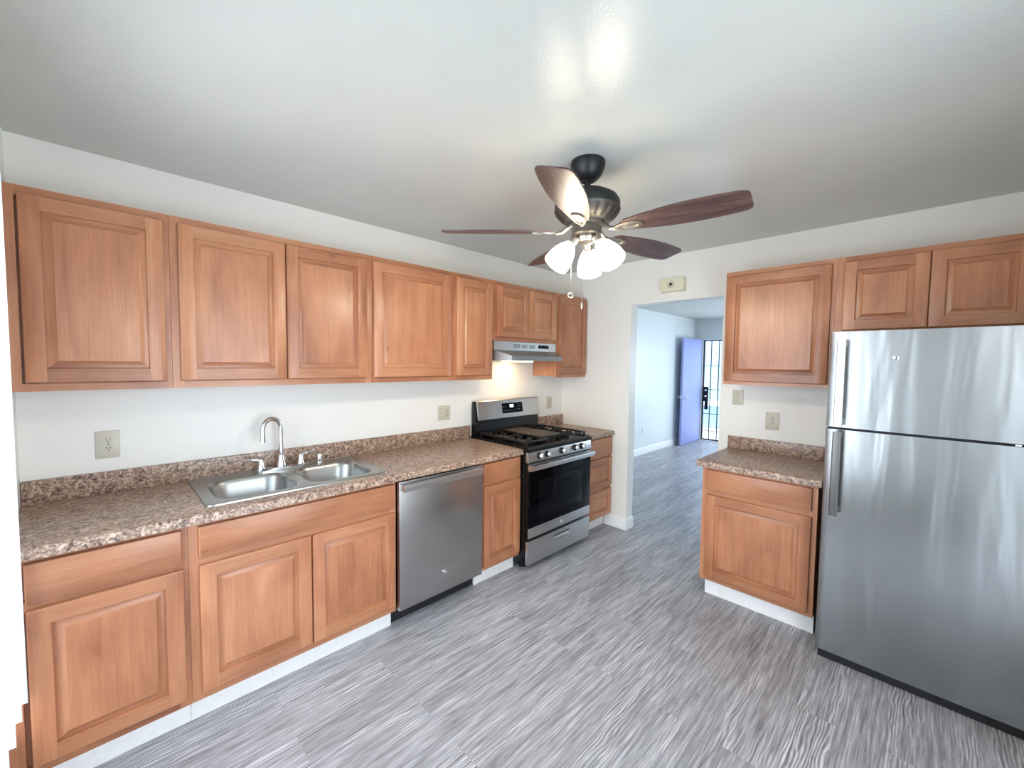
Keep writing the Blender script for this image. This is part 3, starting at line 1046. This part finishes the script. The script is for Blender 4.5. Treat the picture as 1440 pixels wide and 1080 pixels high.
# ------------------------------------------------------------------ wall plates
def plate_left(y0, y1, z0, z1, name, label, gangs, group='wall outlets and switches'):
    t = thing(name, label, 'switch' if name == 'light_switch' else 'outlet', (0.0005, y0, z0), group)
    B(0.0005, 0.006, y0, y1, z0, z1, bev=0.002).build('cover_plate', 'beige', t)
    for kind, yc in gangs:
        face(t, lambda u, v, w: (0.006+w, yc+u, (z0+z1)/2+v), kind)
    return t
def face(t, P, kind):
    if kind == 'duplex':
        for dz in (0.019, -0.019):
            pts = []
            for k in range(24):
                a = 2*PI*k/24
                pts.append((0.0165*math.cos(a), dz+max(-0.0135, min(0.0135, 0.0165*math.sin(a)))))
            m = MB()
            A = [m.bm.verts.new(P(u, v, 0)) for u, v in pts]
            C = [m.bm.verts.new(P(u*0.97, dz+(v-dz)*0.97, 0.0025)) for u, v in pts]
            m.bm.faces.new(C)
            for i in range(24):
                j = (i+1) % 24
                m.bm.faces.new((A[i], A[j], C[j], C[i]))
            r = m.build('receptacle', 'beige', t)
            s = MB()
            for u, hh in ((-0.0062, 0.0045), (0.0062, 0.0035)):
                p, q = P(u-0.0012, dz+0.004-hh, 0.0024), P(u+0.0012, dz+0.004+hh, 0.0029)
                s.box(p[0], q[0], p[1], q[1], p[2], q[2])
            c = P(0, dz-0.0068, 0.0026)
            e = 0.0024
            p, q = P(-e, dz-0.0068-e, 0.0024), P(e, dz-0.0068+e, 0.0029)
            s.box(p[0], q[0], p[1], q[1], p[2], q[2])
            s.build('slots', 'dark', r, smooth=False)
    elif kind == 'toggle':
        m = MB()
        p, q = P(-0.005, -0.012, 0), P(0.005, 0.012, 0.0015)
        m.box(p[0], q[0], p[1], q[1], p[2], q[2])
        p, q = P(-0.0035, -0.002, 0.001), P(0.0035, 0.009, 0.011)
        m.box(p[0], q[0], p[1], q[1], p[2], q[2], bev=0.001)
        m.build('toggle', 'beige', t)
    for v in ((0,) if kind == 'duplex' else (0.030, -0.030)):
        sc = MB()
        c = P(0, v, 0)
        n = Vector(P(0, v, 1))-Vector(c)
        sc.lathe([(0.0032, 0.0), (0.0030, 0.0012), (0.0, 0.0014)], c, 10, axis=n)
        sc.build('screw', 'pewter', t)
plate_left(-3.452, -3.369, 1.077, 1.206, 'wall_outlet', 'almond duplex wall outlet on the left wall, left of the sink', [('duplex', -3.408)])
plate_left(-1.563, -1.446, 1.083, 1.200, 'wall_outlet', 'wide almond wall plate with switch and outlet, just left of the gas range', [('toggle', -1.535), ('duplex', -1.478)])
plate_left(-0.252, -0.176, 1.086, 1.207, 'light_switch', 'almond single switch plate on the left wall, right of the gas range', [('toggle', -0.214)])
def plate_back(x0, x1, z0, z1, name, label, kind, Y0=0.0):
    t = thing(name, label, 'switch' if name == 'light_switch' else 'outlet', (x0, Y0-0.0005, z0), 'wall outlets and switches')
    B(x0, x1, Y0-0.006, Y0-0.0005, z0, z1, bev=0.002).build('cover_plate', 'beige', t)
    face(t, lambda u, v, w: ((x0+x1)/2+u, Y0-0.006-w, (z0+z1)/2+v), kind)
plate_back(1.650, 1.725, 1.246, 1.360, 'light_switch', 'almond light switch beside the doorway, under the square wall cabinet', 'toggle')
plate_back(1.876, 1.962, 1.084, 1.211, 'wall_outlet', 'almond duplex outlet above the small counter beside the refrigerator', 'duplex')
t = thing('wall_outlet', 'white wall outlet low on the living-room wall through the doorway', 'outlet', (-0.7, 3.07, 0.34), 'wall outlets and switches')
B(-0.6995, -0.694, 3.075, 3.15, 0.345, 0.465, bev=0.002).build('cover_plate', 'white', t)
face(t, lambda u, v, w: (-0.694+w, 3.112+u, 0.405+v), 'duplex')

# door chime over the doorway
t = thing('door_chime', 'ivory plastic alarm box with round speaker on the wall above the doorway', 'alarm', (1.05, -0.001, 2.15))
m = MB()
m.prism(rrect(1.062, 1.262, 2.156, 2.262, 0.012), 'y', -0.046, -0.010, bev=0.003)
m.build('cover', 'ivory', t)
B(1.058, 1.266, -0.0105, -0.001, 2.152, 2.266, bev=0.002).build('back_box', 'beige', t)
m = MB()
m.lathe([(0.031, 0.0), (0.031, 0.003), (0.027, 0.004), (0.024, 0.0015), (0.016, 0.0015), (0.015, 0.003), (0.013, 0.003), (0.0, 0.003)], (1.155, -0.0462, 2.212), 28, axis=(0, -1, 0))
g = m.build('speaker_ring', 'beige', t)
MB().lathe([(0.0125, 0.0032), (0.0115, 0.005), (0, 0.0052)], (1.155, -0.0462, 2.212), 20, axis=(0, -1, 0)).build('speaker_hole', 'dark', g)

# ------------------------------------------------------------------ refrigerator
t = thing('refrigerator', 'stainless steel top-freezer refrigerator against the right side of the back wall', 'refrigerator', (2.33, -0.04, 0))
FX0, FX1, FYD = 2.330, 3.092, -0.755
B(FX0+0.004, FX1-0.004, -0.675, -0.030, 0.02, 1.712, bev=0.006).build('body', 'pewter', t)
def fr_door(name, z0, z1):
    m = MB()
    # bowed front, rounded vertical edges
    n = 24
    pts = []
    for k in range(n+1):
        u = k/n
        x = FX0+0.010+u*(FX1-FX0-0.020)
        pts.append((x, FYD-0.0035*(1-(2*u-1)**2)))
    out = [(FX0, -0.682), (FX0, FYD+0.012), (FX0+0.003, FYD+0.004)] + pts + [(FX1-0.003, FYD+0.004), (FX1, FYD+0.012), (FX1, -0.682)]
    m.prism(out, 'z', z0, z1, bev=0.0)
    return m.build(name, 'fridge', t)
fz = fr_door('freezer_door', 1.237, 1.722)
fd = fr_door('refrigerator_door', 0.052, 1.225)
def fr_handle(par, z0, z1, mat):
    m = MB()
    m.prism(rrect(2.366, 2.402, -0.812, -0.798, 0.005, 4), 'z', z0, z1, bev=0.0)
    for z in (z0+0.006, z1-0.034):
        m.box(2.372, 2.396, -0.800, FYD-0.0005, z, z+0.028, bev=0.002)
    m.build('handle', mat, par)
    c = MB()
fr_handle(fz, 1.246, 1.682, 'handle')
fr_handle(fd, 0.790, 1.219, 'fhandle')
MB().lathe([(0.012, 0.0), (0.012, 0.003), (0.010, 0.004), (0.0, 0.004)], (2.582, FYD-0.0031, 1.592), 24, axis=(0, -1, 0)).build('badge', 'chrome', fz)
MB().box(FX0+0.006, FX1-0.006, -0.742, -0.640, 1.2255, 1.2365).build('gasket', 'blackm', t, smooth=False)
B(FX0+0.012, FX1-0.012, -0.738, -0.640, 0.004, 0.050).build('base_grille', 'blackm', t, smooth=False)
for x in (FX0+0.05, FX1-0.05):
    for y in (-0.62, -0.10):
        MB().lathe([(0.02, 0.0), (0.02, 0.021)], (x, y, 0), 12).build('foot', 'blackm', t)
B(2.958, 2.975, FYD-0.003, -0.70, 1.2275, 1.2345).build('hinge_pin', 'handle', t, smooth=False)

# ------------------------------------------------------------------ ceiling fan
CX, CY = 1.556, -1.816
t = thing('ceiling_fan', 'black ceiling fan with five dark walnut blades and three lit frosted shades', 'ceiling fan', (CX, CY, H))
MB().lathe([(0.0, H-0.0005), (0.077, H-0.0005), (0.079, H-0.012), (0.076, H-0.030), (0.064, H-0.058), (0.045, H-0.080), (0.030, H-0.088), (0.024, H-0.086), (0.0, H-0.084)], (CX, CY, 0), 40).build('canopy', 'bronze', t)
MB().lathe([(0.0135, 2.33), (0.0135, H-0.082)], (CX, CY, 0), 20).build('downrod', 'bronze', t)
mot = MB().lathe([(0.0, 2.342), (0.020, 2.342), (0.024, 2.334), (0.060, 2.330), (0.105, 2.318), (0.135, 2.300), (0.147, 2.280), (0.148, 2.262), (0.146, 2.254), (0.10, 2.252), (0, 2.252)], (CX, CY, 0), 48).build('motor_housing', 'bronze', t)
MB().lathe([(0.0, 2.2515), (0.149, 2.2515), (0.150, 2.245), (0.145, 2.236), (0.125, 2.212), (0.098, 2.195), (0.085, 2.190), (0.0, 2.190)], (CX, CY, 0), 48).build('vent_ring', 'pewter', mot)
vm = MB()
for k in range(20):
    a = 2*PI*k/20
    R = Matrix.Rotation(a, 4, 'Z')
    bm = bmesh.new()
    prf = [(0.1455, 2.2365), (0.1350, 2.2240), (0.1255, 2.2122), (0.1120, 2.2030), (0.1020, 2.1968)]
    rows = []
    for i, (rr, zz) in enumerate(prf):
        wd = 0.0080-0.0006*i
        rows.append([bm.verts.new((rr+0.0016, s2*wd, zz-0.0018)) for s2 in (-1, 1)])
    for r1_, r2_ in zip(rows, rows[1:]):
        bm.faces.new((r1_[0], r1_[1], r2_[1], r2_[0]))
    bmesh.ops.solidify(bm, geom=bm.faces[:], thickness=0.003)
    vm.absorb(bm, 0, Matrix.Translation((CX, CY, 0)) @ R)
vm.build('vent_slots', 'blackm', mot)
MB().lathe([(0.0, 2.1895), (0.082, 2.1895), (0.080, 2.178), (0.067, 2.174), (0.067, 2.138), (0.060, 2.132), (0.0, 2.132)], (CX, CY, 0), 40).build('switch_housing', 'pewter', t)
kit = MB().lathe([(0.0, 2.1315), (0.044, 2.1315), (0.046, 2.122), (0.038, 2.105), (0.022, 2.095), (0.010, 2.090), (0.007, 2.080), (0.0, 2.078)], (CX, CY, 0), 32).build('light_fitter', 'nickel', t)
# blades
def blade(az):
    R = Matrix.Rotation(math.radians(az), 4, 'Z') @ Matrix.Rotation(math.radians(-12.5), 4, 'X')
    r0, r1 = 0.165, 0.665
    prof = []
    ns = 22
    def hw(s):     # half width along the blade, s 0..1
        return 0.036 + 0.040*math.sin(min(1, s/0.62)*PI/2) - 0.014*max(0, (s-0.62)/0.38)**2
    outl = []
    for k in range(ns+1):
        s = k/ns
        outl.append((r0+(r1-r0)*s, hw(s)))
    up = [(r0, 0.022)] + outl[1:-1] + [(r1-0.012, hw(1.0)-0.002), (r1-0.002, hw(1)-0.012), (r1, hw(1)-0.03)]
    dn = [(x, -y) for x, y in up[::-1]]
    bm = bmesh.new()
    A = [bm.verts.new((x, y, 0.003)) for x, y in up+dn]
    Bv = [bm.verts.new((x, y, -0.003)) for x, y in up+dn]
    bm.faces.new(A)
    bm.faces.new(Bv[::-1])
    n = len(A)
    for i in range(n):
        bm.faces.new((A[i], Bv[i], Bv[(i+1) % n], A[(i+1) % n]))
    bmesh.ops.bevel(bm, geom=[e for e in bm.edges if abs(e.verts[0].co.z-e.verts[1].co.z) < 1e-6 and len(e.link_faces) == 2], offset=0.0012, segments=2, affect='EDGES')
    me = bpy.data.meshes.new('blade')
    bmesh.ops.recalc_face_normals(bm, faces=bm.faces[:])
    bm.to_mesh(me)
    bm.free()
    me.materials.append(M['walnut'])
    o = bpy.data.objects.new('blade', me)
    COL.objects.link(o)
    o.parent = t
    o.location = (0, 0, 2.150-H)
    o.rotation_euler = R.to_euler()
    # iron: arm from the hub and a leaf-shaped ring under the blade, in the blade's own frame
    m = MB()
    def leaf(f, n=28):
        pts = []
        for k in range(n):
            a = 2*PI*k/n
            x = 0.195+0.068*f*math.cos(a)
            wv = 0.030*f*math.sin(a)*(1.0+0.25*math.cos(a))
            pts.append((x, wv))
        return pts
    O, I = leaf(1.0), leaf(0.72)
    z0, z1 = -0.0095, -0.0034
    n = len(O)
    for pts, zz in ((O, z0), (O, z1), (I, z0), (I, z1)):
        pass
    vo0 = [m.bm.verts.new((x, y, z0)) for x, y in O]
    vo1 = [m.bm.verts.new((x, y, z1)) for x, y in O]
    vi0 = [m.bm.verts.new((x, y, z0)) for x, y in I]
    vi1 = [m.bm.verts.new((x, y, z1)) for x, y in I]
    for i in range(n):
        j = (i+1) % n
        m.bm.faces.new((vo0[i], vo0[j], vi0[j], vi0[i]))
        m.bm.faces.new((vo1[i], vi1[i], vi1[j], vo1[j]))
        m.bm.faces.new((vo0[i], vo1[i], vo1[j], vo0[j]))
        m.bm.faces.new((vi0[i], vi0[j], vi1[j], vi1[i]))
    m.bm.faces.new([m.bm.verts.new((x, y, z1-0.0012)) for x, y in I])
    m.tube([(0.062, 0, 0.030), (0.090, 0, 0.018), (0.115, 0, -0.002), (0.14, 0, -0.0075)], [0.011, 0.010, 0.009, 0.008], 10)
    for x in (0.16, 0.195, 0.23):
        m.lathe([(0.0045, -0.0095), (0.0040, -0.0065), (0, -0.006)][::-1], (x, 0, 0), 10)
    bmesh.ops.recalc_face_normals(m.bm, faces=m.bm.faces[:])
    me = bpy.data.meshes.new('blade_iron')
    m.bm.to_mesh(me)
    m.bm.free()
    me.materials.append(M['ironnickel'])
    b = bpy.data.objects.new('blade_iron', me)
    COL.objects.link(b)
    b.parent = o
for k in range(5):
    blade(8.0+72*k)
# light kit arms, shades, bulbs
for az in (-121.8, -1.8, 118.2):
    a = math.radians(az)
    rd = Vector((math.cos(a), math.sin(a), 0))
    base = Vector((CX, CY, 2.112))
    tilt = math.radians(37)
    ax = (rd*math.sin(tilt)+Vector((0, 0, -math.cos(tilt)))).normalized()
    s0 = base+rd*0.061+Vector((0, 0, -0.004))
    m = MB()
    m.tube([base+rd*0.030, base+rd*0.055+Vector((0, 0, 0.004)), s0], [0.009, 0.0085, 0.009], 12)
    m.lathe([(0.0, -0.012), (0.018, -0.010), (0.020, 0.0), (0.020, 0.030), (0.024, 0.034), (0.0, 0.034)], s0, 24, axis=ax)
    arm = m.build('lamp_socket', 'nickel', t)
    p = []
    prof = [(0.024, 0.026), (0.030, 0.036), (0.041, 0.055), (0.051, 0.080), (0.057, 0.108), (0.059, 0.134), (0.058, 0.145)]
    inner = [(r-0.003, z) for r, z in prof[::-1]]
    sh = MB().lathe(prof+inner, s0, 36, axis=ax, closed=False).build('lamp_shade', 'shade', t)
    sh['label'] = 'lit frosted white glass shade'
    bl = MB().lathe([(0.012, 0.036), (0.014, 0.050), (0.022, 0.068), (0.026, 0.085), (0.022, 0.102), (0.010, 0.112), (0.0, 0.113)], s0, 20, axis=ax).build('bulb', 'bulb', arm)
    L = bpy.data.lights.new('ceiling_fan_bulb', 'POINT')
    L.energy = 7.5
    L.shadow_soft_size = 0.03
    L.color = (1.0, 0.87, 0.70)
    lo = bpy.data.objects.new('ceiling_fan_bulb', L)
    lo.location = s0+ax*0.128
    COL.objects.link(lo)
# pull chains
rv = Vector((0.7036, 0.7105, 0))
for off, z0, z1 in ((-0.068, 2.135, 1.872), (-0.016, 2.085, 1.83)):
    c = Vector((CX, CY, 0))+rv*off
    m = MB()
    m.tube([c+Vector((0, 0, z0)), c+Vector((0, 0, (z0+z1)/2)), c+Vector((0, 0, z1))], 0.0012, 6)
    ch = m.build('pull_chain', 'nickel', t)
    m = MB()
    if off < -0.05:
        m.tube([c+rv*(0.011*math.cos(q))+Vector((0, 0, z1-0.011+0.011*math.sin(q))) for q in [2*PI*k/16 for k in range(17)]], 0.0022, 6)
        m.build('pull_ring', 'nickel', ch)
    else:
        m.lathe([(0.0, z1), (0.004, z1-0.002), (0.006, z1-0.016), (0.004, z1-0.03), (0.0, z1-0.032)], (c.x, c.y, 0), 12)
        m.build('pull_fob', 'nickel', ch)

# ------------------------------------------------------------------ vertical blind on the near window
t = thing('vertical_blind', 'white vertical blind at the left picture edge, hanging at the kitchen window', 'blind', (WX0, YN+0.03, 0.38))
B(WX0+0.01, WX1-0.01, -3.672, -3.634, 2.115, 2.150, bev=0.003).build('headrail', 'white', t)
k = 0
x = 0.646
zb = [0.405, 0.398, 0.376, 0.366]
while x < WX1-0.05:
    y1 = -3.6225-0.0045*min(k, 3)
    b0 = zb[min(k, 3)]
    m = MB()
    n = 6
    A = []
    for i in range(n+1):
        u = i/n
        A.append((x+0.012*u-0.006*math.sin(u*PI), y1-0.082*u))
    th = 0.0012
    out = A+[(a+th, b) for a, b in A[::-1]]
    m.prism(out, 'z', b0, 2.118)
    m.build('slat', 'blind', t)
    x += 0.085
    k += 1

# ------------------------------------------------------------------ living room: front door, security gate, outside
t = bpy.data.objects.new('door_1', None)
t.location = (-0.557, YF-0.02, 0)
COL.objects.link(t)
t['kind'] = 'structure'
t['label'] = 'blue-painted front door standing open against the living-room wall'
DX = -0.557
B(DX-0.040, DX, 4.350, YF-0.020, 0.008, 2.055, bev=0.002).build('leaf', 'doorp', t)
for z, nm, prof in ((0.925, 'door_knob', [(0.030, 0.0), (0.030, 0.006), (0.012, 0.012), (0.012, 0.035), (0.026, 0.046), (0.029, 0.058), (0.022, 0.070), (0.0, 0.074)]),
                    (1.145, 'deadbolt', [(0.030, 0.0), (0.029, 0.012), (0.022, 0.018), (0.010, 0.018), (0.009, 0.036), (0.0, 0.038)])):
    m = MB()
    m.lathe(prof, (DX+0.0005, 4.418, z), 24, axis=(1, 0, 0))
    m.lathe(prof, (DX-0.0405, 4.418, z), 24, axis=(-1, 0, 0))
    m.build(nm, 'chrome', t)
B(DX-0.030, DX-0.010, 4.3485, 4.3499, 0.90, 0.95).build('latch_plate', 'chrome', t, smooth=False)

t = thing('security_gate', 'dark metal barred security gate in the front doorway', 'gate', (GX0, YF+0.05, 0.015))
GY = YF+0.05
m = MB()
m.box(GX0+0.004, GX0+0.029, GY-0.012, GY+0.012, 0.016, GZ-0.004).box(GX1-0.029, GX1-0.004, GY-0.012, GY+0.012, 0.016, GZ-0.004)
m.box(GX0+0.029, GX1-0.029, GY-0.012, GY+0.012, 0.016, 0.041).box(GX0+0.029, GX1-0.029, GY-0.012, GY+0.012, GZ-0.029, GZ-0.004)
m.build('frame', 'gate', t, smooth=False)
nb = 6
for k in range(1, nb):
    x = GX0+0.004+(GX1-GX0-0.008)*k/nb*0.98
    B(x-0.008, x+0.008, GY-0.008, GY+0.008, 0.041, GZ-0.029).build('bar', 'gate', t, smooth=False)
for z in (0.205, 0.555, 1.05, 1.535):
    B(GX0+0.029, GX1-0.029, GY-0.005, GY+0.005, z-0.006, z+0.006).build('rail', 'gate', t, smooth=False)
m = MB()
m.box(GX0+0.028, GX0+0.115, GY-0.020, GY+0.020, 0.80, 1.10, bev=0.002)
m.box(GX0+0.055, GX0+0.115, GY-0.020, GY+0.020, 0.64, 0.80, bev=0.002)
lk = m.build('lock_box', 'lockb', t)
for z in (1.03, 0.91):
    MB().lathe([(0.026, 0.0), (0.026, 0.006), (0.018, 0.02), (0.0, 0.024)], (GX0+0.072, GY-0.0202, z), 20, axis=(0, -1, 0)).build('lock_cylinder', 'chrome', lk)

struct(B(-6, 8, YF+0.14, 7.2, -0.14, -0.02).build('balcony_floor', 'concrete', smooth=False))
struct(B(-14, 16, 7.2, 26, -2.9, -2.75).build('ground', 'concrete', smooth=False))
t = thing('balcony_railing', 'thin metal balcony railing seen through the security gate', 'railing', (-2, 7.05, -0.02))
m = MB()
m.box(-6, 8, 7.03, 7.07, 1.00, 1.04).box(-6, 8, 7.03, 7.07, 0.06, 0.09).box(-6, 8, 7.03, 7.07, 0.84, 0.86)
m.build('rail', 'rail', t, smooth=False)
m = MB()
for k in range(90):
    x = -5.9+k*0.155
    m.box(x-0.008, x+0.008, 7.042, 7.058, 0.09, 0.84)
m.build('balusters', 'rail', t, smooth=False)['kind'] = 'stuff'
t = thing('apartment_building', 'pale sunlit apartment building across the courtyard, seen through the gate', 'building', (-3, 16, -2.75))
B(-9, 9, 16, 20, -2.75, 4.5).build('wall', 'stucco', t, smooth=False)
B(-9.2, 9.2, 15.2, 20.2, 4.5, 4.8).build('eave', 'stucco2', t, smooth=False)
B(-9, 9, 14.8, 16, -0.18, 0.0).build('walkway', 'stucco2', t, smooth=False)
for k in range(8):
    for zz in (-1.9, 0.95):
        x = -7.6+k*2.0
        f = B(x, x+1.1, 15.94, 15.999, zz, zz+1.25).build('window', 'stucco2', t, smooth=False)
        B(x+0.07, x+1.03, 15.93, 15.939, zz+0.07, zz+1.18).build('pane', 'pane', f, smooth=False)
m = MB()
m.box(-9, 9, 14.82, 14.86, 0.95, 1.0)
for k in range(100):
    x = -8.9+k*0.18
    m.box(x-0.01, x+0.01, 14.83, 14.85, 0.0, 0.95)
m.build('walkway_railing', 'rail', t, smooth=False)
